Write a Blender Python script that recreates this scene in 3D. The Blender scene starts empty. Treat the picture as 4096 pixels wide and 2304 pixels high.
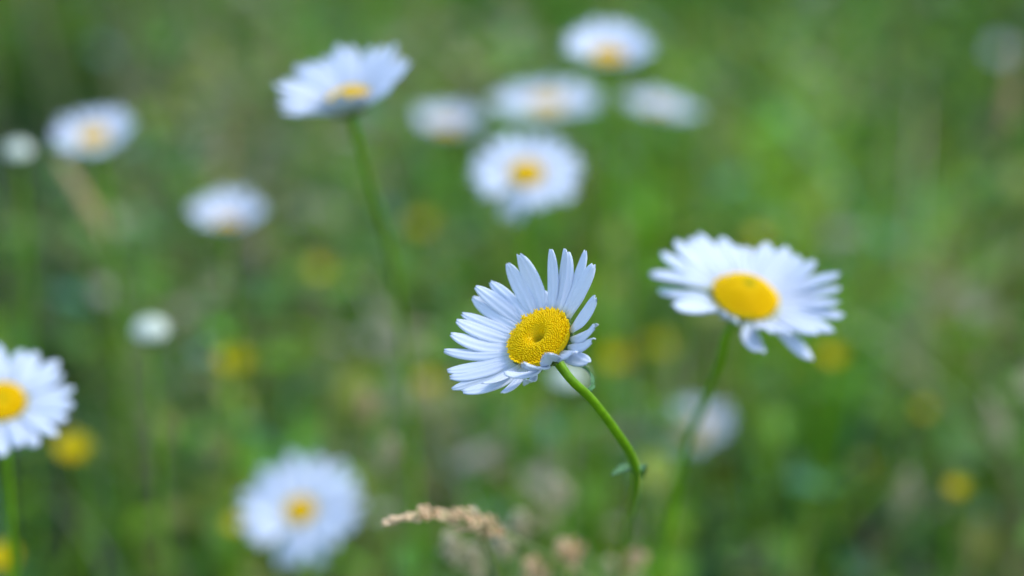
import bpy, math, random
import numpy as np
from mathutils import Vector, Matrix

random.seed(7)
rng = np.random.default_rng(11)
S = bpy.context.scene
COL = S.collection
R_ = math.radians

# ------------------------------------------------------------------ camera, sky, sun, exposure
LENS, SENSOR, PITCH = 85.0, 36.0, R_(25)
CAMZ, FOCUS = 0.78, 0.63
cam_d = bpy.data.cameras.new('camera')
cam = bpy.data.objects.new('camera', cam_d); COL.objects.link(cam)
cam.location = (0, 0, CAMZ); cam.rotation_euler = (R_(90) - PITCH, 0, 0)
cam_d.lens = LENS; cam_d.sensor_width = SENSOR
cam_d.clip_start = 0.01; cam_d.clip_end = 800
cam_d.dof.use_dof = True; cam_d.dof.focus_distance = FOCUS
cam_d.dof.aperture_fstop = 4.3; cam_d.dof.aperture_blades = 0
S.camera = cam

SUN_EL, SUN_AZ = R_(57), R_(78)          # azimuth measured from +Y towards +X
w = bpy.data.worlds.new('World'); S.world = w; w.use_nodes = True
nt = w.node_tree; nt.nodes.clear()
sky = nt.nodes.new('ShaderNodeTexSky'); sky.sky_type = 'NISHITA'; sky.sun_disc = False
sky.sun_elevation = SUN_EL; sky.sun_rotation = SUN_AZ
bgn = nt.nodes.new('ShaderNodeBackground'); bgn.inputs['Strength'].default_value = 0.15
wo = nt.nodes.new('ShaderNodeOutputWorld')
nt.links.new(sky.outputs[0], bgn.inputs[0]); nt.links.new(bgn.outputs[0], wo.inputs[0])
sd = bpy.data.lights.new('sun', 'SUN'); sd.energy = 0.75; sd.angle = R_(11); sd.color = (1.0, 0.95, 0.86)
sun = bpy.data.objects.new('sun', sd); COL.objects.link(sun)
sdir = Vector((math.sin(SUN_AZ) * math.cos(SUN_EL), math.cos(SUN_AZ) * math.cos(SUN_EL), math.sin(SUN_EL)))
sun.rotation_euler = sdir.to_track_quat('Z', 'Y').to_euler(); sun.location = (1, 1, 3)
S.view_settings.view_transform = 'Standard'; S.view_settings.look = 'None'
S.view_settings.gamma = 1.0; S.view_settings.exposure = 1.33
S.render.engine = 'CYCLES'
S.cycles.use_denoising = True
S.cycles.max_bounces = 8; S.cycles.transmission_bounces = 6; S.cycles.diffuse_bounces = 4

# camera axes
CR = Vector((1, 0, 0)); CU = Vector((0, math.sin(PITCH), math.cos(PITCH)))
CF = Vector((0, math.cos(PITCH), -math.sin(PITCH))); CC = Vector((0, 0, CAMZ))
K = SENSOR / LENS / 4096.0
def ray(px, py): return CF + CR * ((px - 2048) * K) + CU * ((1152 - py) * K)
def P(px, py, d): return CC + ray(px, py) * d            # point of the photo at view depth d
def camdir(r, u, t): return (CR * r + CU * u - CF * t).normalized()
def on_plane(px, py, z):
    r = ray(px, py); return CC + r * ((z - CAMZ) / r.z)

# ------------------------------------------------------------------ materials
def mat(name):
    m = bpy.data.materials.new(name); m.use_nodes = True
    n = m.node_tree; n.nodes.clear()
    return m, n, n.nodes.new, n.links.new
def leaf_mat(name, base=None, attr=False, trans=0.35, rough=0.45, gloss=0.25, noise=(200, 0.25), bump=0.0, tint=(1.15, 1.1, 0.6)):
    """thin plant tissue: diffuse + light let through + a waxy coat"""
    m, n, new, link = mat(name)
    out = new('ShaderNodeOutputMaterial')
    tc = new('ShaderNodeTexCoord')
    nz = new('ShaderNodeTexNoise'); nz.inputs['Scale'].default_value = noise[0]; nz.inputs['Detail'].default_value = 3
    link(tc.outputs['Object'], nz.inputs['Vector'])
    mr = new('ShaderNodeMapRange'); mr.inputs['From Min'].default_value = 0.3; mr.inputs['From Max'].default_value = 0.7
    mr.inputs['To Min'].default_value = 1 - noise[1]; mr.inputs['To Max'].default_value = 1 + noise[1]
    link(nz.outputs['Fac'], mr.inputs['Value'])
    mul = new('ShaderNodeVectorMath'); mul.operation = 'SCALE'
    if attr:
        a = new('ShaderNodeAttribute'); a.attribute_name = 'col'; link(a.outputs['Color'], mul.inputs[0])
    else:
        mul.inputs[0].default_value = base
    link(mr.outputs['Result'], mul.inputs['Scale'])
    pr = new('ShaderNodeBsdfPrincipled'); pr.inputs['Roughness'].default_value = rough
    pr.inputs['Specular IOR Level'].default_value = gloss
    link(mul.outputs[0], pr.inputs['Base Color'])
    if bump:
        b = new('ShaderNodeBump'); b.inputs['Strength'].default_value = bump; b.inputs['Distance'].default_value = 0.0004
        link(nz.outputs['Fac'], b.inputs['Height']); link(b.outputs[0], pr.inputs['Normal'])
    tr = new('ShaderNodeBsdfTranslucent')
    t2 = new('ShaderNodeVectorMath'); t2.operation = 'MULTIPLY'; t2.inputs[1].default_value = tint
    link(mul.outputs[0], t2.inputs[0]); link(t2.outputs[0], tr.inputs['Color'])
    mx = new('ShaderNodeMixShader'); mx.inputs[0].default_value = trans
    link(pr.outputs[0], mx.inputs[1]); link(tr.outputs[0], mx.inputs[2]); link(mx.outputs[0], out.inputs[0])
    return m

def petal_mat():
    m, n, new, link = mat('white_petal')
    out = new('ShaderNodeOutputMaterial')
    a = new('ShaderNodeAttribute'); a.attribute_name = 'along'
    cr = new('ShaderNodeValToRGB')
    e = cr.color_ramp.elements
    e[0].position = 0.0; e[0].color = (0.50, 0.55, 0.20, 1)
    e[1].position = 0.22; e[1].color = (0.725, 0.795, 0.89, 1)
    x = e.new(0.07); x.color = (0.66, 0.73, 0.60, 1)
    x = e.new(0.6); x.color = (0.74, 0.805, 0.90, 1)
    link(a.outputs['Fac'], cr.inputs[0])
    tc = new('ShaderNodeTexCoord')
    nz = new('ShaderNodeTexNoise'); nz.inputs['Scale'].default_value = 900; nz.inputs['Detail'].default_value = 2
    link(tc.outputs['Object'], nz.inputs['Vector'])
    b = new('ShaderNodeBump'); b.inputs['Strength'].default_value = 0.15; b.inputs['Distance'].default_value = 0.0003
    link(nz.outputs['Fac'], b.inputs['Height'])
    pr = new('ShaderNodeBsdfPrincipled'); pr.inputs['Roughness'].default_value = 0.5; pr.inputs['Specular IOR Level'].default_value = 0.3
    link(cr.outputs[0], pr.inputs['Base Color']); link(b.outputs[0], pr.inputs['Normal'])
    tr = new('ShaderNodeBsdfTranslucent'); link(cr.outputs[0], tr.inputs['Color'])
    mx = new('ShaderNodeMixShader'); mx.inputs[0].default_value = 0.3
    link(pr.outputs[0], mx.inputs[1]); link(tr.outputs[0], mx.inputs[2]); link(mx.outputs[0], out.inputs[0])
    return m

def disc_mat():
    m, n, new, link = mat('yellow_florets')
    out = new('ShaderNodeOutputMaterial')
    a = new('ShaderNodeAttribute'); a.attribute_name = 'along'
    cr = new('ShaderNodeValToRGB'); e = cr.color_ramp.elements
    e[0].position = 0.0; e[0].color = (0.34, 0.36, 0.02, 1)
    e[1].position = 0.25; e[1].color = (0.88, 0.62, 0.0, 1)
    x = e.new(1.0); x.color = (0.91, 0.60, 0.0, 1)
    link(a.outputs['Fac'], cr.inputs[0])
    pr = new('ShaderNodeBsdfPrincipled'); pr.inputs['Roughness'].default_value = 0.45; pr.inputs['Specular IOR Level'].default_value = 0.12
    link(cr.outputs[0], pr.inputs['Base Color'])
    pr.inputs['Subsurface Weight'].default_value = 0.0
    link(pr.outputs[0], out.inputs[0])
    return m

M = dict(
    petal=petal_mat(), disc=disc_mat(),
    stem=leaf_mat('green_stem', (0.17, 0.36, 0.006), trans=0.2, rough=0.45, noise=(350, 0.18), bump=0.3),
    bract=leaf_mat('green_bract', (0.09, 0.15, 0.03), trans=0.1, noise=(700, 0.4), bump=0.3),
    leaf=leaf_mat('daisy_leaf', (0.10, 0.24, 0.09), trans=0.25, noise=(300, 0.25)),
    bud=leaf_mat('bud_petals', (0.74, 0.80, 0.68), trans=0.25, noise=(500, 0.12), tint=(1, 1, 0.9)),
    butter=leaf_mat('buttercup_petal', (0.60, 0.51, 0.0), trans=0.25, rough=0.35, gloss=0.2, noise=(120, 0.08), tint=(1, 1, 1)),
    grass=leaf_mat('grass_blade', attr=True, trans=0.42, rough=0.42, noise=(60, 0.2)),
    dry=leaf_mat('dry_stalk', attr=True, trans=0.25, rough=0.7, noise=(150, 0.25), tint=(1, 1, 1)),
    seed=leaf_mat('seed_husk', (0.82, 0.63, 0.38), trans=0.3, rough=0.6, noise=(450, 0.35), tint=(1.1, 1, 0.9)),
    paleseed=leaf_mat('pale_seed_husk', (0.68, 0.62, 0.42), trans=0.3, rough=0.6, noise=(450, 0.3), tint=(1.1, 1, 0.9)),
)
def ground_mat():
    m, n, new, link = mat('meadow_soil')
    out = new('ShaderNodeOutputMaterial'); pr = new('ShaderNodeBsdfPrincipled'); pr.inputs['Roughness'].default_value = 0.95
    tc = new('ShaderNodeTexCoord')
    n1 = new('ShaderNodeTexNoise'); n1.inputs['Scale'].default_value = 6; n1.inputs['Detail'].default_value = 8
    n2 = new('ShaderNodeTexNoise'); n2.inputs['Scale'].default_value = 90; n2.inputs['Detail'].default_value = 5
    link(tc.outputs['Object'], n1.inputs['Vector']); link(tc.outputs['Object'], n2.inputs['Vector'])
    c1 = new('ShaderNodeValToRGB'); e = c1.color_ramp.elements
    e[0].position = 0.35; e[0].color = (0.018, 0.03, 0.008, 1)
    e[1].position = 0.65; e[1].color = (0.06, 0.08, 0.02, 1)
    link(n1.outputs['Fac'], c1.inputs[0])
    c2 = new('ShaderNodeValToRGB'); e = c2.color_ramp.elements
    e[0].position = 0.3; e[0].color = (0.5, 0.45, 0.4, 1); e[1].position = 0.7; e[1].color = (1.4, 1.4, 1.3, 1)
    link(n2.outputs['Fac'], c2.inputs[0])
    mu = new('ShaderNodeVectorMath'); mu.operation = 'MULTIPLY'
    link(c1.outputs[0], mu.inputs[0]); link(c2.outputs[0], mu.inputs[1]); link(mu.outputs[0], pr.inputs['Base Color'])
    b = new('ShaderNodeBump'); b.inputs['Strength'].default_value = 0.8; b.inputs['Distance'].default_value = 0.01
    link(n2.outputs['Fac'], b.inputs['Height']); link(b.outputs[0], pr.inputs['Normal'])
    link(pr.outputs[0], out.inputs[0]); return m

# ------------------------------------------------------------------ object helpers
def tag(o, label=None, cat=None, group=None, kind=None):
    if label: o['label'] = label
    if cat: o['category'] = cat
    if group: o['group'] = group
    if kind: o['kind'] = kind
def thing(name, loc, label, cat, group=None):
    o = bpy.data.objects.new(name, None); COL.objects.link(o)
    o.location = loc; o.empty_display_size = 0.01
    tag(o, label, cat, group); o['_base'] = tuple(loc); return o
def base_of(p):
    while p is not None:
        if '_base' in p: return Vector(p['_base'])
        p = p.parent
    return Vector((0, 0, 0))
class MB:
    """collects shapes (world coordinates) for one mesh"""
    def __init__(s): s.v, s.f, s.a = [], [], []
    def grid(s, pts, along=None, closed=False):
        nu, nv = len(pts), len(pts[0]); o = len(s.v)
        for i, row in enumerate(pts):
            for p in row:
                s.v.append(tuple(p)); s.a.append(along[i] if along else 0.0)
        for i in range(nu - 1):
            for j in range(nv if closed else nv - 1):
                k = (j + 1) % nv
                s.f.append((o + i * nv + j, o + i * nv + k, o + (i + 1) * nv + k, o + (i + 1) * nv + j))
        return o
    def tube(s, pts, rads, n=8, caps=True):
        pts = [Vector(p) for p in pts]; rows = []
        ref = None
        for i, p in enumerate(pts):
            t = (pts[min(i + 1, len(pts) - 1)] - pts[max(i - 1, 0)]).normalized()
            if ref is None: ref = t.orthogonal()
            x = (ref - t * ref.dot(t)).normalized(); ref = x; y = t.cross(x)
            rows.append([p + (x * math.cos(2 * math.pi * k / n) + y * math.sin(2 * math.pi * k / n)) * rads[i] for k in range(n)])
        o = s.grid(rows, [i / (len(pts) - 1) for i in range(len(pts))], True)
        if caps:
            s.f.append(tuple(o + k for k in reversed(range(n))))
            e = o + (len(pts) - 1) * n
            s.f.append(tuple(e + k for k in range(n)))
    def blob(s, c, ax, r, l, n=6, m=4, along=0.0):
        """ellipsoid: radius r, half-length l along ax"""
        ax = ax.normalized(); x = ax.orthogonal().normalized(); y = ax.cross(x)
        rows = []
        for i in range(m + 1):
            th = math.pi * (0.04 + 0.92 * i / m)
            rows.append([c - ax * (l * math.cos(th)) + (x * math.cos(2 * math.pi * k / n) + y * math.sin(2 * math.pi * k / n)) * (r * math.sin(th)) for k in range(n)])
        o = s.grid(rows, [along] * (m + 1), True)
        s.f.append(tuple(o + k for k in reversed(range(n)))); e = o + m * n; s.f.append(tuple(e + k for k in range(n)))
    def build(s, name, m, parent=None, smooth=True):
        b = base_of(parent) if parent else Vector((0, 0, 0))
        me = bpy.data.meshes.new(name)
        me.from_pydata([(v[0] - b.x, v[1] - b.y, v[2] - b.z) for v in s.v], [], s.f)
        at = me.attributes.new('along', 'FLOAT', 'POINT'); at.data.foreach_set('value', s.a)
        me.materials.append(m)
        if smooth: me.polygons.foreach_set('use_smooth', [True] * len(me.polygons))
        me.update()
        o = bpy.data.objects.new(name, me); COL.objects.link(o)
        if parent: o.parent = parent
        return o
def spline(pts, per=6):
    """smooth curve through the points, tangents weighted by spacing so that it never overshoots"""
    p = [Vector(q) for q in pts]; n = len(p)
    d = [max((p[i + 1] - p[i]).length, 1e-6) for i in range(n - 1)]
    sl = [(p[i + 1] - p[i]) / d[i] for i in range(n - 1)]
    m = [sl[0]] + [(sl[i - 1] * d[i] + sl[i] * d[i - 1]) / (d[i - 1] + d[i]) for i in range(1, n - 1)] + [sl[-1]]
    out = []
    for i in range(n - 1):
        for k in range(per):
            t = k / per; t2, t3 = t * t, t * t * t
            out.append(p[i] * (2 * t3 - 3 * t2 + 1) + m[i] * (d[i] * (t3 - 2 * t2 + t)) + p[i + 1] * (3 * t2 - 2 * t3) + m[i + 1] * (d[i] * (t3 - t2)))
    out.append(p[-1]); return out

# ------------------------------------------------------------------ daisies
def petal(parent, base, tip, r0, n, W, el0=0.15, roll=0.0, cup=0.10, nu=12, nv=9, teeth=1.0, bend=None, seed=0):
    rr = random.Random(seed)
    ch = (tip - base); L = ch.length
    ctrl = base + (r0 * math.cos(el0) + n * math.sin(el0)) * (L * 0.45)
    if bend is not None: ctrl = ctrl + bend
    rows, al = [], []
    th = 0.00011
    wav = rr.uniform(-0.05, 0.05)
    tp = [rr.uniform(0.3, 1.0) for _ in range(3)]
    for i in range(nu + 1):
        s = i / nu; s = s ** 0.9
        p = base * (1 - s) ** 2 + ctrl * (2 * s * (1 - s)) + tip * s * s
        t = ((ctrl - base) * (1 - s) + (tip - ctrl) * s).normalized()
        side = t.cross(n).normalized(); up = side.cross(t)
        a = roll * (0.35 + 0.65 * s)
        side, up = side * math.cos(a) + up * math.sin(a), up * math.cos(a) - side * math.sin(a)
        q = min(1.0, s / 0.5); q = q * q * (3 - 2 * q)
        wd = 0.42 + 0.58 * q
        if s > 0.64: wd *= max(0.0, 1 - ((s - 0.64) / 0.385) ** 2) ** 0.55 
        wd = max(wd, 0.16) * W * 0.5
        row, rowb = [], []
        for j in range(nv):
            u = -1 + 2 * j / (nv - 1)
            h = W * (-cup * u * u + 0.055 * math.cos(2.5 * math.pi * u) * min(1, s * 4) * (1 - 0.4 * s) + wav * math.sin(5 * s + u))
            off = 0.0
            if s > 0.85:
                k = (s - 0.85) / 0.15
                tooth = tp[min(2, int((u + 1) * 1.4999))] * (0.5 + 0.5 * math.cos(3 * math.pi * (u + 1)+math.pi))
                off = teeth * W * 0.16 * k * (tooth - 0.3)
            c = p + side * (u * wd) + up * h + t * off
            row.append(c + up * th); rowb.append(c - up * th)
        rows.append(row + rowb[::-1]); al.append(s)
    mb = MB(); o = mb.grid(rows, al, True)
    N2 = nv * 2
    mb.f.append(tuple(o + k for k in reversed(range(N2)))); e = o + nu * N2
    for j in range(nv - 1):
        mb.f.append((e + j, e + j + 1, e + N2 - 2 - j, e + N2 - 1 - j))
    return mb.build('petal', M['petal'], parent)

def flower_disc(parent, C, n, e1, rd, count, dome=0.28, dip=0.55, star=0):
    e2 = n.cross(e1)
    prof = lambda q: rd * (dome * (1 - q ** 2.6) - dip * 0.3 * math.exp(-(q / 0.24) ** 2) )
    mb = MB()
    # body under the florets
    rows, al = [], []
    for i in range(13):
        q = i / 12
        z = prof(q) - rd * 0.02
        if i == 12: z = -rd * 0.22
        rows.append([C + (e1 * math.cos(a) + e2 * math.sin(a)) * (rd * max(q, 0.004) * 0.985) + n * z for a in [2 * math.pi * k / 28 for k in range(28)]]); al.append(q)
    mb.grid(rows, al, True)
    ga = math.pi * (3 - 5 ** 0.5)
    for k in range(count):
        q = ((k + 0.5) / count) ** 0.5 * 0.97; q = max(q, 0.03)
        a = k * ga + random.uniform(-.05, .05) * (1 if count > 300 else 0) / max(q, .15) * .35; q *= random.uniform(.985, 1.015)
        r = rd * (0.93 / count ** 0.5) * (0.72 + 0.5 * q) * random.uniform(.88, 1.12)
        e_r = e1 * math.cos(a) + e2 * math.sin(a)
        dq = 0.01; sl = (prof(min(q + dq, 1)) - prof(q - dq)) / (2 * dq * rd)
        nn = (n - e_r * sl).normalized()
        c = C + e_r * (q * rd) + n * prof(q)
        l = r * (1.05 + 0.7 * q * random.uniform(.6, 1.4))
        mb.blob(c + nn * (l * 0.25), nn, r * 0.9, l, 6, 4 if count > 300 else 3, 0.12 + q * 0.88 if q > 0.2 else q)
    for k in range(star):
        a = 2 * math.pi * (k + random.uniform(-.25, .25)) / star
        e_r = e1 * math.cos(a) + e2 * math.sin(a); tg = n.cross(e_r)
        c = C + e_r * (rd * 0.965) + n * (rd * random.uniform(0.02, 0.13))
        for j in range(5):                                   # open five-pointed floret
            b = 2 * math.pi * j / 5 + random.uniform(-.2, .2)
            ax = (tg * math.cos(b) + (n * 0.6 + e_r * 0.5).normalized() * math.sin(b)) * 0.8 + (e_r + n * .8) * 0.35
            mb.blob(c + ax * (rd * 0.05), ax, rd * 0.028, rd * 0.075, 5, 3, 1.0)
    return mb.build('flower_disc', M['disc'], parent)

def calyx(parent, C, n, e1, rd, rs):
    e2 = n.cross(e1); mb = MB(); rows = []
    for q, z in [(0.99, -0.10), (1.0, -0.24), (0.90, -0.36), (0.62, -0.50), (0.30, -0.60), (rs / rd, -0.72)]:
        rows.append([C + (e1 * math.cos(a) + e2 * math.sin(a)) * (rd * q) + n * (rd * z) for a in [2 * math.pi * k / 24 for k in range(24)]])
    mb.grid(rows, [0] * 6, True)
    for ring, (q, z, ln) in enumerate([(0.8, -0.40, 0.30), (0.96, -0.24, 0.26)]):
        for k in range(20):                                  # overlapping bracts
            a = 2 * math.pi * (k + 0.5 * ring) / 20
            e_r = e1 * math.cos(a) + e2 * math.sin(a)
            mb.blob(C + e_r * (rd * q) + n * (rd * z), (n * 0.7 + e_r * 0.45), rd * 0.1, rd * ln * 0.6, 5, 3)
    return mb.build('calyx', M['bract'], parent)

def small_leaf(parent, base, tip, up, W, name='leaf', m='leaf', lobes=0.0):
    mb = MB(); rows, al = [], []
    d = tip - base; L = d.length; t = d.normalized()
    side = t.cross(up).normalized(); un = side.cross(t)
    for i in range(9):
        s = i / 8
        wd = W * 0.5 * (math.sin(math.pi * (0.12 + 0.86 * s)) ** 0.8) * (1 + lobes * (1 if i % 2 else -1))
        p = base + d * s + un * (L * 0.18 * math.sin(math.pi * s))
        rows.append([p + side * (u * wd) + un * (abs(u) * wd * 0.45) for u in (-1, -.5, 0, .5, 1)]
                    + [p + side * (u * wd) + un * (abs(u) * wd * 0.45 - 0.0003) for u in (1, .5, 0, -.5, -1)]); al.append(s)
    o = mb.grid(rows, al, True)
    return mb.build(name, M[m], parent)

def daisy(label, C, n, R, rd, stem_pts, npet=24, el=0.15, el_j=0.1, seed=1, tips=None, florets=160, star=0, Wf=1.0,
          rs=0.0010, special=None, group='ox-eye daisies in flower', dome=0.28, name='oxeye_daisy', droop=0.0, dip=0.55, skip=()):
    """C: world centre of the disc's base, n: way the flower faces"""
    rr = random.Random(seed)
    root = stem_pts[-1]
    t = thing(name, root, label, 'daisy', group)
    e1 = (CR - n * CR.dot(n)).normalized(); e2 = n.cross(e1)
    # stem
    pts = spline([C - n * (rd * 0.66)] + stem_pts, 7)
    N = len(pts)
    mb = MB(); mb.tube(pts, [rs * (1.22 - 0.25 * min(1, i / 6)) * (1 + 0.25 * i / N) for i in range(N)], 10)
    mb.build('stem', M['stem'], t)
    calyx(t, C, n, e1, rd, rs * 1.2)
    flower_disc(t, C, n, e1, rd, florets, dome=dome, star=star, dip=dip)
    if tips:
        for i, tp in enumerate(tips):
            bpx, tpx, near, ln, W, roll = tp[:6]
            ext = tp[6] if len(tp) > 6 else {}
            # rim point of the disc nearest the given base pixel
            best = None
            for k in range(180):
                a = 2 * math.pi * k / 180
                q = C + (e1 * math.cos(a) + e2 * math.sin(a)) * rd - n * (rd * 0.12)
                v = q - CC; dd = v.dot(CF); sx = 2048 + v.dot(CR) / dd / K; sy = 1152 - v.dot(CU) / dd / K
                e = (sx - bpx[0]) ** 2 + (sy - bpx[1]) ** 2
                if best is None or e < best[0]: best = (e, q, a)
            b0, a0 = best[1], best[2]
            r0 = e1 * math.cos(a0) + e2 * math.sin(a0)
            bb = b0 - r0 * (rd * 0.10)
            ry = ray(*tpx).normalized(); oc = CC - bb
            B = oc.dot(ry); disc = B * B - (oc.dot(oc) - ln * ln)
            sq = math.sqrt(disc) if disc > 0 else 0
            T = CC + ry * (-B - sq if near else -B + sq)
            petal(t, bb - n * (0.00025 * (i % 3)), T, r0, n, W, el0=ext.get('el', 0.2), roll=roll, cup=ext.get('cup', 0.10), nu=16, nv=11,
                  bend=ext.get('bend'), seed=seed * 100 + i)
    else:
        for k in range(npet):
            if k in skip: continue
            a = 2 * math.pi * (k + rr.uniform(-.28, .28)) / npet
            r0 = e1 * math.cos(a) + e2 * math.sin(a)
            ee = el + rr.uniform(-el_j, el_j); Lk = (R - rd) * rr.uniform(0.88, 1.06)
            if special and k in special: ee = special[k]
            bb = C + r0 * (rd * 0.9) - n * (rd * 0.12 + 0.0003 * (k % 2))
            e_t = ee - droop
            T = bb + (r0 * math.cos(e_t) + n * math.sin(e_t)) * Lk
            petal(t, bb, T, r0, n, 2 * math.pi * R * 0.62 / npet * rr.uniform(1.0, 1.35) * Wf, el0=ee + 0.12, roll=rr.uniform(-.35, .35),
                  nu=10, nv=7, seed=seed * 100 + k)
    return t

def default_stem(C, n, rd, lean=(0, 0), mid=0.5):
    g = Vector((C.x + lean[0], C.y + lean[1], 0))
    a = C - n * (rd * 0.7 + 0.02); m = Vector((C.x + lean[0] * mid, C.y + lean[1] * mid, C.z * 0.5))
    a = Vector((a.x * 0.6 + C.x * 0.4, a.y * 0.6 + C.y * 0.4, a.z))
    return [a, m, g]

def zp(x, y): return (1700 + .7244 * x, 950 + .7244 * y)      # close view of the sharp daisy -> photo pixels

# ---- the sharp daisy
mainC = P(*zp(632, 556), 0.632)
mainN = camdir(-0.48, 0.575, 0.66)
mm = 0.001
T_ = []
def mp(b, t, near, ln=16.3, W=3.5, roll=0.0, **k): T_.append((zp(*b), zp(*t), near, ln * mm, W * 1.13 * mm, roll, k))
mp((455, 632), (107, 620), False, 16.5, 3.0, 0.15, cup=0.22)
mp((456, 605), (145, 533), False, 16.0, 4.1, -0.1)
mp((470, 560), (178, 458), False, 16.2, 3.8, 0.1)
mp((480, 530), (206, 422), False, 16.2, 3.2, 0.1)
mp((505, 490), (265, 332), False, 16.3, 4.2, 0.0)
mp((530, 465), (280, 272), False, 17.0, 3.6, 0.1)
mp((555, 445), (362, 246), False, 16.0, 3.5, 0.0)
mp((590, 420), (455, 146), False, 16.6, 3.8, 0.0)
mp((630, 402), (520, 96), False, 16.8, 4.4, 0.1)
mp((665, 395), (612, 300), False, 13.0, 3.4, 0.0)
mp((690, 392), (692, 66), False, 16.6, 3.1, 0.0)
mp((718, 396), (768, 64), False, 17.0, 3.2, 0.2)
mp((735, 404), (784, 80), False, 16.3, 3.2, -0.25, cup=0.2)
mp((755, 420), (882, 76), False, 17.0, 3.3, 0.1)
mp((772, 450), (928, 148), True, 17.0, 3.3, -0.75, cup=0.25, el=0.5)
mp((788, 510), (938, 328), True, 14.5, 4.3, -0.15, el=0.45)
mp((790, 550), (935, 482), True, 13.5, 3.9, 0.2, el=0.1, cup=.2)
mp((780, 590), (918, 560), True, 13.0, 3.9, 0.2, el=0.1, cup=.2)
mp((750, 625), (900, 688), True, 13.5, 4.2, 0.35, el=0.15)
mp((735, 632), (815, 640), True, 13.5, 4.6, 0.4, el=0.5)
mp((690, 662), (665, 642), True, 14.0, 5.0, 0.35, el=0.55)
mp((655, 680), (545, 694), True, 15.0, 4.8, 0.3, el=0.5)
mp((625, 688), (440, 745), True, 14.0, 3.2, 0.2, el=0.4)
mp((600, 690), (548, 785), True, 14.5, 2.5, 0.2, el=-0.1)
mp((560, 695), (425, 855), True, 14.5, 2.6, 0.2, el=0.0)
mp((545, 692), (208, 850), True, 18.0, 3.1, 0.2, el=0.2)
mp((500, 688), (150, 835), True, 17.3, 2.6, 0.5, el=0.2)
mp((530, 692), (320, 800), True, 16.0, 2.8, 0.2, el=0.2)
mp((485, 680), (140, 770), True, 16.8, 3.6, 0.1, el=0.2)
mp((465, 660), (124, 733), False, 16.5, 3.4, 0.1, el=0.2)
stem_main = [P(2279, 1512, .634), P(2352, 1582, .640), P(2412, 1655, .648), P(2468, 1732, .658), P(2516, 1805, .670), P(2540, 1863, .682),
             P(2545, 1910, .700), P(2530, 2030, .755), P(2490, 2180, .85)]
g = stem_main[-1]; stem_main += [Vector((g.x - .008, g.y + .01, g.z * 0.5)), Vector((g.x - .012, g.y + .02, 0))]
main = daisy('sharp white daisy in the middle, tilted left on a curved green stem', mainC, mainN, .0255, .0089, stem_main,
             tips=T_, florets=820, star=30, rs=0.0012, seed=3, dome=0.26, dip=1.9)
nd = P(2541, 1897, .688)
small_leaf(main, nd, P(2445, 1902, .68), Vector((0, -.3, 1)), .0036, lobes=.12)
small_leaf(main, nd, P(2575, 1912, .705), Vector((0, -.3, 1)), .0034)
small_leaf(main, P(2362, 1565, .644), P(2312, 1462, .652), Vector((.7, -.3, .3)), .0022)
small_leaf(main, P(2352, 1558, .641), P(2372, 1532, .645), Vector((.7, -.3, .3)), .0014)

# ---- the daisy to the right
def zb(x, y): return (2500 + .690 * x, 850 + .690 * y)
bC = P(*zb(695, 492), 0.732); bN = camdir(0.20, 0.80, 0.56)
TB = []
def bp(b, t, near, ln=20.0, W=4.2, roll=0.0, **k): TB.append((zb(*b), zb(*t), near, ln * mm, W * 1.48 * mm, roll, k))
bp((492, 430), (150, 350), False); bp((505, 405), (215, 232), False, 20.5); bp((535, 385), (295, 160), False, 20.5, 4.0)
bp((575, 368), (375, 150), False, 20.0, 4.6); bp((610, 360), (430, 125), False, 21.0, 4.6); bp((650, 352), (565, 148), False, 20, 4.8)
bp((690, 348), (640, 190), False, 18, 4.4); bp((725, 350), (705, 200), False, 18, 4.6); bp((760, 358), (830, 178), False, 20, 4.6)
bp((800, 372), (945, 205), False, 20, 4.8); bp((830, 390), (1010, 255), False, 18.5, 4.6); bp((850, 405), (1100, 285), False, 19, 4.6)
bp((870, 430), (1240, 358), False, 22, 4.4); bp((888, 470), (1245, 440), False, 21, 4.0); bp((893, 510), (1235, 520), True, 20.5, 4.2)
bp((885, 545), (1262, 600), True, 21.5, 4.4); bp((865, 570), (1200, 685), True, 20.5, 4.6); bp((850, 580), (1100, 700), True, 19.5, 4.6)
bp((830, 588), (1080, 845), True, 20, 4.2, 0.1, el=-0.2); bp((800, 592), (930, 690), True, 18, 4.6); bp((770, 595), (820, 670), True, 16, 4.4)
bp((730, 590), (782, 805), True, 18, 4.6, 0.1, el=-.4); bp((650, 565), (610, 605), True, 16, 4.4); bp((590, 545), (560, 560), True, 16, 4.6)
bp((550, 525), (285, 545), True, 20, 4.4); bp((520, 500), (205, 440), False, 18.5, 4.6)
bstem = [P(2920, 1310, .735), P(2880, 1440, .745), P(2840, 1560, .775), P(2790, 1680, .805), P(2745, 1790, .84)]
g = bstem[-1]; bstem += [Vector((g.x - .02, g.y + .015, g.z * .5)), Vector((g.x - .03, g.y + .02, 0))]
daisy('wide flat white daisy right of the sharp one, big domed yellow disc', bC, bN, .029, .0100, bstem, tips=TB,
      florets=420, star=20, rs=.0013, seed=5, dome=0.55, dip=0.0)

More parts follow.
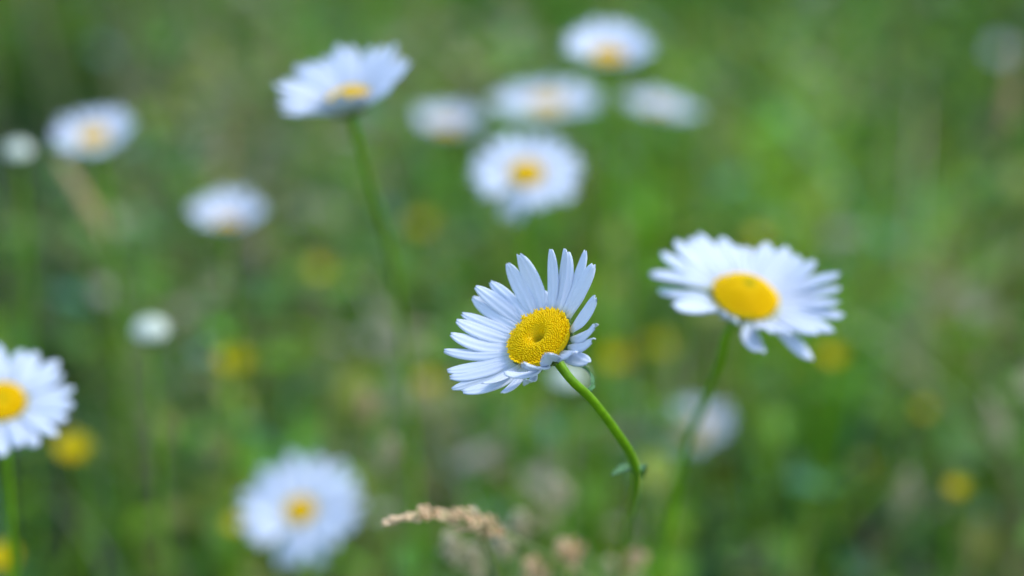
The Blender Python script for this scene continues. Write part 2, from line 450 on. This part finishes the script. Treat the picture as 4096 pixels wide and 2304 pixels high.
# ---- the others: label, pixel of the disc, depth, way it faces, radius, disc radius, lift of the petals, seed, extras
OTH = [
 ('white daisy seen side-on at upper left centre, cupped, on a long green stem', 1388, 402, .795, (-.25, .80, .54), .0258, .0074, .50, 11,
  dict(npet=26, Wf=1.15, el_j=.04, special={17: .64, 18: .76, 19: .84, 20: .84, 21: .76, 22: .64}, stem=[P(1440, 600, .815), P(1492, 770, .84), P(1545, 940, .87), P(1590, 1180, .92)])),
 ('blurred white daisy near the left edge beside a round pale bud, one petal missing', 374, 545, 1.05, (-.12, .78, .60), .0194, .0064, .36, 12, dict(npet=24, skip=(9,), Wf=1.1)),
 ('blurred white daisy low in the left meadow, cupped with only a trace of yellow', 910, 890, 1.08, (0.0, .88, .46), .0205, .0050, .58, 13, dict(npet=24, Wf=1.15)),
 ('white daisy cut off by the left edge, orange-yellow disc half out of view', 8, 1605, .77, (.12, .66, .74), .0238, .0074, .18, 14, dict(npet=22, florets=260)),
 ('large blurred white daisy at the bottom of the photo, facing the viewer among low grass', 1200, 2040, 1.00, (-.06, .62, .77), .0275, .0062, .20, 15, dict(npet=22, Wf=1.1, el_j=.16, special={15: -.35, 16: -.3, 18: -.25})),
 ('blurred white daisy above the sharp one with one petal drooping at lower left', 2105, 692, 1.00, (0.02, .70, .70), .0245, .0072, .16, 16, dict(npet=24, special={16: -.55, 17: -.5}, Wf=1.1)),
 ('highest white daisy at the top of the photo, cupped petals above a bright yellow disc', 2432, 224, 1.02, (.05, .82, .57), .0215, .0068, .56, 17, dict(npet=24, Wf=1.15)),
 ('wide pale daisy under the highest one, its yellow centre faint and washed out', 2185, 415, 1.22, (-.02, .90, .40), .0290, .0080, .18, 18, dict(npet=26, Wf=1.1)),
 ('pale daisy seen edge-on, sloping to the right below the highest daisy', 2640, 445, 1.22, (.20, .92, .28), .0225, .0060, .32, 19, dict(npet=24, Wf=1.1)),
 ('small half-open pale daisy between the side-on daisy and the wide pale one', 1790, 515, 1.25, (.05, .88, .45), .0205, .0060, .62, 20, dict(npet=22, Wf=1.1)),
 ('low very blurred daisy crossed by the stem of the right-hand daisy', 2770, 1720, 1.31, (-.25, .80, .54), .0235, .0080, .30, 21, dict(npet=20, dome=.4)),
 ('dim bluish far daisy in the dark grass at the top right corner', 4000, 200, 1.9, (-.2, .5, .8), .0085, .0020, .3, 22, dict(npet=16)),
]
for label, px, py, d, nn, R, rd, el, seed, ex in OTH:
    n = camdir(*nn); C = P(px, py, d)
    st = ex.pop('stem', None)
    if st:
        g = st[-1]; st = st + [Vector((g.x + .01, g.y + .01, 0))]
    else:
        rr = random.Random(seed); st = default_stem(C, n, rd, (rr.uniform(-.03, .03), rr.uniform(.0, .05)))
    daisy(label, C, n, R, rd, st, el=el, seed=seed, rs=.0013, **ex)

# ---- round buds
def bud(label, px, py, d, r, n=(0, .9, .4), mname='bud'):
    n = camdir(*n); C = P(px, py, d); rr = random.Random(int(px))
    g = Vector((C.x + rr.uniform(-.02, .03), C.y + .02, 0))
    t = thing('daisy_bud', g, label, 'flower bud', 'unopened daisy buds')
    e1 = (CR - n * CR.dot(n)).normalized(); e2 = n.cross(e1)
    pts = spline([C - n * (r * .8), C - n * (r + .02), Vector(((C.x + g.x) / 2, C.y, C.z / 2)), g], 6)
    mb = MB(); mb.tube(pts, [.001] * len(pts), 8); mb.build('stem', M['stem'], t)
    mb = MB(); rows = []
    for q, z in [(.97, .0), (1.0, -.3), (.85, -.62), (.5, -.9), (.15, -1.0)]:
        rows.append([C + (e1 * math.cos(a) + e2 * math.sin(a)) * (r * q) + n * (r * z * .8) for a in [2 * math.pi * k / 18 for k in range(18)]])
    mb.grid(rows, [0] * 5, True); mb.build('calyx', M['bract'], t)
    mb = MB()
    for k in range(16):                                      # closed petals folded over the top
        a = 2 * math.pi * k / 16; rows = []
        for i in range(7):
            s = i / 6; th = s * 1.5
            aw = 0.30 * (1 - .75 * s)
            rows.append([C + ((e1 * math.cos(a + u * aw) + e2 * math.sin(a + u * aw)) * math.cos(th) * (1.02 + .03 * (1 - abs(u)) + .03 * (k % 2))
                              + n * math.sin(th) * .9) * r for u in (-1, 0, 1)])
        mb.grid(rows, [.3] * 7)
    mb.blob(C, n, r * .96, r * .85, 14, 8)
    mb.build('closed_petals', M[mname], t)
bud('round pale bud at the left edge beside the notched daisy', 72, 610, 1.0, .0056)
bud('round white bud alone in the left meadow above the yellow buttercup', 602, 1328, .93, .0066)
bud('pale bud half hidden behind the stem just under the sharp daisy', 2268, 1520, .98, .0068)

# ------------------------------------------------------------------ buttercups
def buttercup(label, px, py, d, r, n=(0, .75, .65)):
    n = camdir(*n); C = P(px, py, d); rr = random.Random(int(px * 3 + py))
    if C.z < 0.05: print('LOW buttercup', px, py, C.z)
    g = Vector((C.x + rr.uniform(-.03, .03), C.y + rr.uniform(0, .04), 0))
    t = thing('buttercup', g, label, 'buttercup', 'yellow buttercups low in the grass')
    e1 = (CR - n * CR.dot(n)).normalized(); e2 = n.cross(e1)
    pts = spline([C, C - n * .015, Vector(((C.x + g.x) / 2, C.y + .005, C.z / 2)), g], 6)
    mb = MB(); mb.tube(pts, [.0008] * len(pts), 6); mb.build('stem', M['stem'], t)
    for k in range(5):
        a = 2 * math.pi * (k + .2) / 5; rows = []
        for i in range(7):
            s = i / 6; q = r * (.06 + .94 * s); wd = r * .62 * (math.sin(math.pi * (.08 + .84 * s ** .8)) ** .6)
            e_r = e1 * math.cos(a) + e2 * math.sin(a); tg = n.cross(e_r)
            rows.append([C + e_r * (q * math.cos(.5 * s)) + tg * (u * wd) + n * (q * .55 * s + .12 * r * u * u + .0006 * (k % 2)) for u in (-1, -.5, 0, .5, 1)])
        mb = MB(); mb.grid(rows, [0] * 7); mb.build('petal', M['butter'], t)
    mb = MB()
    for k in range(26):
        a = k * 2.4; q = r * .3 * (k / 26) ** .5
        v = C + (e1 * math.cos(a) + e2 * math.sin(a)) * q + n * (r * .18)
        mb.blob(v, n, r * .05, r * .16, 5, 3, .8)
    mb.build('stamens', M['disc'], t)
for b in [
 ('yellow buttercup just below the daisy cut off by the left edge', 300, 1815, 1.05, 0.0086),
 ('bright yellow buttercup below and right of the lone white bud', 940, 1465, 1.18, .0088),
 ('dull yellow buttercup right of the sharp daisy, nearer to its stem', 2465, 1452, 1.36, 0.0082),
 ('dull yellow buttercup between the sharp daisy and the right-hand daisy, close to the latter', 2640, 1395, 1.40, 0.0082),
 ('yellow buttercup below the right end of the right-hand daisy', 3330, 1440, 1.16, .0066),
 ('yellow buttercup near the bottom right corner of the meadow', 3830, 1965, 1.06, .0054),
 ('faint yellow buttercup in mid grass above the sharp daisy and far to its left', 1285, 1090, 1.42, .0064),
 ('faint yellow buttercup low to the left of the sharp daisy, under its petals', 1720, 1545, 1.30, 0.0069),
 ('faint yellow buttercup behind the long stem of the side-on daisy', 1690, 910, 1.55, 0.0078),
 ('faint yellow buttercup just behind the top petals of the right-hand daisy', 3040, 965, 1.4, 0.0066),
 ('yellow buttercup in the bottom left corner of the photo', 20, 2250, .95, 0.0074),
 ('olive yellow buttercup in the grass at the right, above the corner buttercup', 3700, 1650, 1.28, .0046),
 ('yellow buttercup tucked against the left petals of the bottom daisy', 945, 2110, 1.10, 0.0055),
]: buttercup(*b)

# ------------------------------------------------------------------ grass seed heads
def seed_head(label, pts, length, dens, r, m='seed', spread=.0035, sd=1, stalk=.0005):
    """pts: from the tip of the head down its stalk to the ground"""
    rr = random.Random(sd); line = spline(pts, 10)
    t = thing('grass_seed_head', line[-1], label, 'grass', 'ripening grass seed heads')
    mb = MB(); mb.tube(line, [stalk * (.5 + min(1, i / 12)) for i in range(len(line))], 6); mb.build('stalk', M['dry_st'], t)
    mb = MB(); acc = 0; i = 0
    seg = []
    for i in range(len(line) - 1):
        l = (line[i + 1] - line[i]).length
        if acc > length: break
        k = max(1, int(dens * l * 1000))
        for j in range(k):
            s = (acc + l * j / k) / length
            tt = (line[i] - line[i + 1]).normalized(); p = line[i].lerp(line[i + 1], j / k)
            x = tt.orthogonal().normalized(); y = tt.cross(x); a = rr.uniform(0, 6.28)
            rad = (x * math.cos(a) + y * math.sin(a))
            sp = spread * (0.15 + .85 * min(1, s * 1.6)) * (0.75 + .25 * math.sin(s * 22 + sd)) * (1 if s < .8 else (1.05 - s) / .25)
            c = p + rad * (sp * rr.uniform(.15, 1.0))
            ax = (tt + rad * rr.uniform(.2, .7)).normalized()
            mb.blob(c, ax, r * rr.uniform(.7, 1.1), r * rr.uniform(2.0, 3.0), 5, 4)
        acc += l
    mb.build('spikelets', M[m], t)
M['dry_st'] = leaf_mat('straw_stalk', (.28, .34, .10), trans=.2, rough=.6, noise=(200, .2))
def to_ground(p, dx=0, dy=.02): return [Vector((p.x + dx * .6, p.y + dy * .6, p.z * .5)), Vector((p.x + dx, p.y + dy, 0))]
q = [P(1548, 2085, .682), P(1660, 2062, .690), P(1770, 2060, .704), P(1880, 2085, .712), P(2000, 2130, .735), P(2120, 2185, .760), P(2260, 2260, .79), P(2420, 2380, .83)]
seed_head('pinkish grass seed head lying level at the bottom, its tip almost in focus', q + to_ground(q[-1], .05, .05), .066, 4.0, .00070, sd=2, spread=.0044)
q = [P(1740, 2050, .70), P(1800, 2085, .705), P(1900, 2160, .72), P(2000, 2300, .75)]
seed_head('short tan seed head rising beside the pinkish level one', [P(1895, 2040, .72), P(1905, 2075, .722), P(1930, 2140, .735), P(1990, 2300, .76)] + to_ground(P(1990, 2300, .76), .01, .03), .012, 3.5, .0006, m='paleseed', sd=3, spread=.0018)
for lab, a, b, d, L, sdv, mn in [
  ('plump tan seed head under the bend of the sharp daisy stem', (2240, 2175), (2310, 2330), .80, .020, 5, 'seed'),
  ('tan seed head cut by the bottom edge, right of the bottom daisy', (1880, 2190), (1890, 2400), .82, .022, 6, 'paleseed'),
  ('tan seed head at the very bottom edge between two plumper ones', (2110, 2255), (2150, 2420), .80, .02, 7, 'seed'),
  ('small beige seed head under the tip half of the pinkish one', (1790, 2150), (1830, 2330), .80, .018, 21, 'paleseed'),
  ('beige seed head just above the tail of the pinkish one', (2075, 2060), (2060, 2230), .84, .020, 22, 'paleseed'),
  ('beige seed head touching the tail of the pinkish one', (1990, 2130), (2010, 2330), .79, .018, 23, 'paleseed'),
  ('beige seed head at the bottom edge below the foot of the sharp stem', (2440, 2250), (2470, 2420), .88, .020, 24, 'paleseed'),
  ('pale upright seed head just left of the sharp daisy stem, low down', (2230, 1920), (2235, 2120), .95, .024, 8, 'paleseed'),
  ('tan slanting seed head above the pinkish one, beside the bottom daisy', (1560, 1760), (1500, 1950), 1.0, .026, 9, 'paleseed'),
  ('orange brown upright stalk head in the middle of the lower meadow', (1462, 1560), (1470, 1760), 1.02, .026, 10, 'seed'),
  ('orange brown seed head slanting across the bottom, right of the sharp stem', (2560, 2225), (2420, 2330), .86, .022, 11, 'seed'),
  ('brown seed head on a slanting stalk below the notched daisy at left', (240, 650), (420, 960), 1.12, .055, 12, 'seed'),
  ('tall brown seed head against the dark grass at the right edge', (4060, 180), (4010, 560), 1.25, .06, 13, 'seed'),
  ('pale drooping seed head in the grass at the lower right edge', (3960, 1600), (4030, 1900), 1.1, .035, 14, 'paleseed'),
  ('tan seed head in the grass above the bottom right buttercup', (3640, 1900), (3560, 2150), 1.12, .03, 15, 'paleseed'),
  ('pinkish seed head haze left of the side-on daisy', (900, 470), (880, 800), 1.6, .06, 16, 'seed'),
]:
    d2 = d * 1.04
    A, B = P(*a, d), P(*b, d2)
    seed_head(lab, [A, A.lerp(B, .35) + Vector((.001, 0, .001)), B] + to_ground(B, (B.x - A.x) * .5, .03), L, 3.6, .0010, m=mn, sd=sdv, spread=.0042 if L > .03 else .0060)

# ------------------------------------------------------------------ ground and the meadow growth
def make_ground():
    mb = MB()
    xs = [-150, -60, -25, -10, -5] + [i * .25 for i in range(-12, 13)] + [5, 10, 25, 60, 150]
    ys = [-40, -15, -5, -2] + [i * .25 for i in range(-4, 21)] + [8, 12, 25, 60, 150, 300]
    mb.grid([[Vector((x, y, -.004 + (.012 * math.sin(x * 2.1 + y) * math.sin(y * 1.7) - .012 if abs(x) < 4 and y < 6 else -.02))) for x in xs] for y in ys])
    mb.f = [f[::-1] for f in mb.f]
    o = mb.build('ground', ground_mat()); tag(o, kind='structure')
    o['label'] = 'dark mossy soil of the meadow under the grass'; o['category'] = 'ground'
make_ground()

# patches of the meadow: where it is dry, lush, thin with the shade of gaps put into its colour, or bluish (pixel, radius in pixels, kind, weight), found on the height of the canopy
PATCH = [
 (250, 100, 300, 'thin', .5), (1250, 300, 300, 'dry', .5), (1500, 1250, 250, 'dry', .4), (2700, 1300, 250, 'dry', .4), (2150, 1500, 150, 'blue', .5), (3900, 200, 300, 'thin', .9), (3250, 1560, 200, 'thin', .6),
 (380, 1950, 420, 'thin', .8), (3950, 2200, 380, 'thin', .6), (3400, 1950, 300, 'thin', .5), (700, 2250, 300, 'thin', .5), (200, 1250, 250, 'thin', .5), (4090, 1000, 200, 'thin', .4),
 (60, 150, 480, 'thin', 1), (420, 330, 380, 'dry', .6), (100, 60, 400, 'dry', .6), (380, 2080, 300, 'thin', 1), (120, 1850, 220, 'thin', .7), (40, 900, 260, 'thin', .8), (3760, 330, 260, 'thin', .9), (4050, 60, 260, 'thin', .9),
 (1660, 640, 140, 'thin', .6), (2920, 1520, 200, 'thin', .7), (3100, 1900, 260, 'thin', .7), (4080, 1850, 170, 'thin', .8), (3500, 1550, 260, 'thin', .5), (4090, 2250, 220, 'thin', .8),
 (700, 60, 420, 'dry', .9), (920, 480, 330, 'dry', .9), (330, 780, 200, 'dry', .8), (480, 1050, 300, 'dry', .6), (850, 1120, 260, 'dry', .6), (1500, 1830, 220, 'dry', .7),
 (1950, 1800, 200, 'dry', .4), (2700, 800, 230, 'dry', .7), (3400, 80, 200, 'dry', .6), (3950, 1450, 330, 'dry', .5), (3650, 1780, 260, 'dry', .4), (3980, 2000, 240, 'dry', .6),
 (2430, 1900, 180, 'dry', .5), (2150, 2230, 260, 'dry', .7), (4030, 350, 170, 'dry', .8), (2150, 60, 240, 'dry', .5), (1400, 60, 260, 'dry', .5), (3850, 760, 250, 'dry', .3),
 (3000, 330, 380, 'lush', 1), (3560, 850, 420, 'lush', .9), (3280, 760, 220, 'lush', 1), (1900, 160, 260, 'lush', .8), (2700, 2100, 320, 'lush', .7), (2080, 1780, 220, 'lush', .6),
 (720, 1600, 260, 'lush', .8), (2300, 950, 300, 'lush', .5), (3500, 1150, 300, 'lush', .6), (1350, 1950, 200, 'lush', .5),
 (1180, 1430, 150, 'blue', 1), (2090, 1690, 160, 'blue', .8), (3160, 1770, 200, 'blue', .8), (1350, 750, 220, 'blue', .6), (3700, 550, 200, 'blue', .6), (2250, 80, 180, 'blue', .4), (3600, 300, 150, 'blue', .6),
]
PW = []
for px, py, r, kind, wt in PATCH:
    c = on_plane(px, py, .17); dist = (c - CC).length
    PW.append((c.x, c.y, r * K * dist, r * K * dist * 1.9, kind, wt))
def patch_weights(x, y):
    w = {k: np.zeros(len(x)) for k in ('thin', 'dry', 'lush', 'blue')}
    for cx, cy, rx, ry, kind, wt in PW:
        w[kind] = np.maximum(w[kind], wt * np.exp(-(((x - cx) / rx) ** 2 + ((y - cy) / ry) ** 2)))
    return w
def vnoise(x, y, sc, seed):
    """smooth value noise"""
    g = np.random.default_rng(seed).random((64, 64))
    u, v = x * sc + 100, y * sc + 100; i, j = np.floor(u).astype(int), np.floor(v).astype(int); fu, fv = u - i, v - j
    fu, fv = fu * fu * (3 - 2 * fu), fv * fv * (3 - 2 * fv)
    G = lambda a, b: g[a % 64, b % 64]
    return (G(i, j) * (1 - fu) + G(i + 1, j) * fu) * (1 - fv) + (G(i, j + 1) * (1 - fu) + G(i + 1, j + 1) * fu) * fv

PAL = {'green': [(.14, .31, .02), (.11, .27, .03), (.17, .33, .03), (.11, .29, .055)],
       'lush': [(.16, .42, .01), (.24, .44, .012), (.17, .39, .025)],
       'dry': [(.42, .35, .18), (.37, .33, .15), (.45, .37, .25), (.34, .33, .18)],
       'blue': [(.12, .33, .15), (.17, .38, .23), (.10, .29, .11)],  # bluish-green broad leaves, with reflected sky put into the colour
       'olive': [(.28, .31, .03), (.33, .34, .06), (.25, .29, .02)],
       'dark': [(.04, .09, .01), (.025, .08, .02), (.05, .10, .008)]}  # leaf colours darkened to stand for the shade in gaps
def pick_colours(x, y, w, dry_bias=.07):
    n = len(x); out = np.zeros((n, 3))
    # neighbours share one kind of plant or painted tone: the choice follows small clumps
    u = vnoise(x, y, 20, 5) * .85 + vnoise(x, y, 50, 6) * .15; u = (np.argsort(np.argsort(u)) + .5) / n
    mixd = rng.random(n) < .45; u[mixd] = rng.random(mixd.sum())
    sh = vnoise(x, y, 13, 7); shade = .62 + .70 * sh
    d = np.clip(dry_bias + .75 * w['dry'], 0, .85); l = np.clip(.15 + .7 * w['lush'], 0, .8); b = np.clip(.08 + .7 * w['blue'], 0, .8)
    dk = np.clip(.10 + .95 * w['thin'], 0, .93)  # thin patches take the painted-shade colours most often
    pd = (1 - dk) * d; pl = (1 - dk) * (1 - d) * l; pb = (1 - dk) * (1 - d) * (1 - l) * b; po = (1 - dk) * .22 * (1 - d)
    for k in range(n):
        v = u[k]
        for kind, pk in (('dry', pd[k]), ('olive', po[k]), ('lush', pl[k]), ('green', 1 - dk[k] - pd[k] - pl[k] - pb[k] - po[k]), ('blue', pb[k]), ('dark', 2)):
            if v < pk: break
            v -= pk
        c = PAL[kind]; out[k] = c[int(rng.integers(len(c)))]
    return np.minimum(out * rng.uniform(.8, 1.2, (n, 1)) * shade[:, None] * np.array([1.17, 1.22, 1.55]), .6)
def mesh_from(name, V, F, Cc, m):
    me = bpy.data.meshes.new(name)
    me.vertices.add(len(V)); me.vertices.foreach_set('co', V.astype(np.float32).ravel())
    me.loops.add(F.size); me.loops.foreach_set('vertex_index', F.astype(np.int32).ravel())
    me.polygons.add(len(F)); k = F.shape[1]
    me.polygons.foreach_set('loop_start', np.arange(0, F.size, k, dtype=np.int32))
    me.polygons.foreach_set('use_smooth', np.ones(len(F), dtype=bool))
    a = me.color_attributes.new('col', 'FLOAT_COLOR', 'POINT')
    a.data.foreach_set('color', np.concatenate([Cc, np.ones((len(Cc), 1))], 1).astype(np.float32).ravel())
    me.materials.append(m); me.update(calc_edges=True); me.validate()
    o = bpy.data.objects.new(name, me); COL.objects.link(o); return o
def spots(n, outer):
    if outer:
        x = rng.uniform(-3.5, 3.5, n); y = rng.uniform(-.8, 6, n)
        keep = (np.abs(x) > .25 + .30 * y) | (y > 3.0) | (y < .4)
    else:
        y = rng.uniform(.4, 3.0, n); x = rng.uniform(-1, 1, n) * (.25 + .30 * y); keep = rng.random(n) < (.25 + .30 * y) / 1.15
    return x[keep], y[keep]
def blades(x, y, hmin, hmax, wmin, wmax, segs, colours, name, m, lean=.85, label=''):
    n = len(x); h = rng.uniform(hmin, hmax, n) if np.isscalar(hmin) else hmin
    az = rng.uniform(0, 2 * np.pi, n); le = h * rng.uniform(.05, lean, n); wd = rng.uniform(wmin, wmax, n) * .5
    fa = rng.uniform(0, 2 * np.pi, n); curl = rng.uniform(1.4, 2.6, n)
    V = np.zeros((n, segs + 1, 2, 3))
    for i in range(segs + 1):
        s = i / segs; ww = wd * (1 - s ** 2.2) + 1e-4
        cx = x + np.cos(az) * le * s ** curl; cy = y + np.sin(az) * le * s ** curl; cz = h * (s - .12 * s ** 3 * (le / h) * 2) - .005
        tw = fa + s * .8
        for j, sg in enumerate((-1, 1)):
            V[:, i, j, 0] = cx + np.cos(tw) * ww * sg; V[:, i, j, 1] = cy + np.sin(tw) * ww * sg; V[:, i, j, 2] = cz
    idx = np.arange(n * (segs + 1) * 2).reshape(n, segs + 1, 2)
    F = np.stack([idx[:, :-1, 0], idx[:, :-1, 1], idx[:, 1:, 1], idx[:, 1:, 0]], -1).reshape(-1, 4)
    Cc = np.repeat(colours, (segs + 1) * 2, 0)
    o = mesh_from(name, V.reshape(-1, 3), F, Cc, m)
    tag(o, label, 'grass', kind='stuff'); return o
def leaves(x, y, z, size, colours, name, m, label):
    """small broad leaves of the undergrowth, each a folded oval"""
    n = len(x); az = rng.uniform(0, 2 * np.pi, n); tilt = rng.uniform(-.2, .9, n)
    L = size * rng.uniform(.7, 1.3, n); W = L * rng.uniform(.35, .6, n)
    prof = [(0, .05), (.25, .8), (.55, 1.0), (.8, .7), (1, .05)]
    V = np.zeros((n, 5, 3, 3))
    for i, (s, wv) in enumerate(prof):
        cx = np.cos(az) * L * s * np.cos(tilt); cy = np.sin(az) * L * s * np.cos(tilt); cz = np.sin(tilt) * L * s - L * .25 * s * s
        for j, u in enumerate((-1, 0, 1)):
            V[:, i, j, 0] = x + cx - np.sin(az) * W * .5 * wv * u; V[:, i, j, 1] = y + cy + np.cos(az) * W * .5 * wv * u
            V[:, i, j, 2] = z + cz + abs(u) * W * .12
    idx = np.arange(n * 15).reshape(n, 5, 3)
    F = np.stack([idx[:, :-1, :-1], idx[:, :-1, 1:], idx[:, 1:, 1:], idx[:, 1:, :-1]], -1).reshape(-1, 4)
    o = mesh_from(name, V.reshape(-1, 3), F, np.repeat(colours, 15, 0), m); tag(o, label, 'plants', kind='stuff'); return o

def meadow():
    x, y = spots(27000, False); w = patch_weights(x, y)
    clump = .5 * vnoise(x, y, 9, 1) + .5 * vnoise(x, y, 26, 2)
    keep = (clump > rng.uniform(.05, .62, len(x))) & (rng.random(len(x)) > .85 * w['thin'])
    x, y, clump = x[keep], y[keep], clump[keep]; w = patch_weights(x, y)
    h = rng.uniform(.09, .23, len(x)) * (.7 + .6 * clump) * (1 - .35 * w['thin']) * (1 + .15 * w['lush'])
    h = np.minimum(h, .17 + .12 * np.clip((y - .55) / .3, 0, 1))
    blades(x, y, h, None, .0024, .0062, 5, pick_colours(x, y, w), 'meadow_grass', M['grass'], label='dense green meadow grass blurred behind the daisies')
    x, y = spots(16000, True); w = patch_weights(x, y)
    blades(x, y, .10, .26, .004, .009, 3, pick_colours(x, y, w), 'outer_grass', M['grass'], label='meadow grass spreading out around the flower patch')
    x, y = spots(34000, False); w = patch_weights(x, y)
    keep = (rng.random(len(x)) > .75 * w['thin']) & (vnoise(x, y, 24, 9) > rng.uniform(.1, .6, len(x))); x, y = x[keep], y[keep]; w = patch_weights(x, y)
    z = rng.uniform(.0, .17, len(x)) * (1 - .5 * patch_weights(x, y)['thin'])
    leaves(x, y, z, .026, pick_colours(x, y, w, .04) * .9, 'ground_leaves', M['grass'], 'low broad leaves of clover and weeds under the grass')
    # thin dry bents standing above the grass
    x, y = spots(2600, False); w = patch_weights(x, y)
    keep = rng.random(len(x)) < .10 + .9 * w['dry']; x, y = x[keep], y[keep]; w = patch_weights(x, y)
    c = np.array(PAL['dry'])[rng.integers(4, size=len(x))] * 1.1
    h = np.minimum(rng.uniform(.18, .34, len(x)), .16 + .2 * np.clip((y - .6) / .4, 0, 1))
    blades(x, y, h, None, .0016, .003, 5, c, 'dry_grass', M['dry'], lean=.6, label='thin straw-coloured dry grass stems scattered through the meadow')
meadow()
for o in S.objects:
    if '_base' in o: del o['_base']
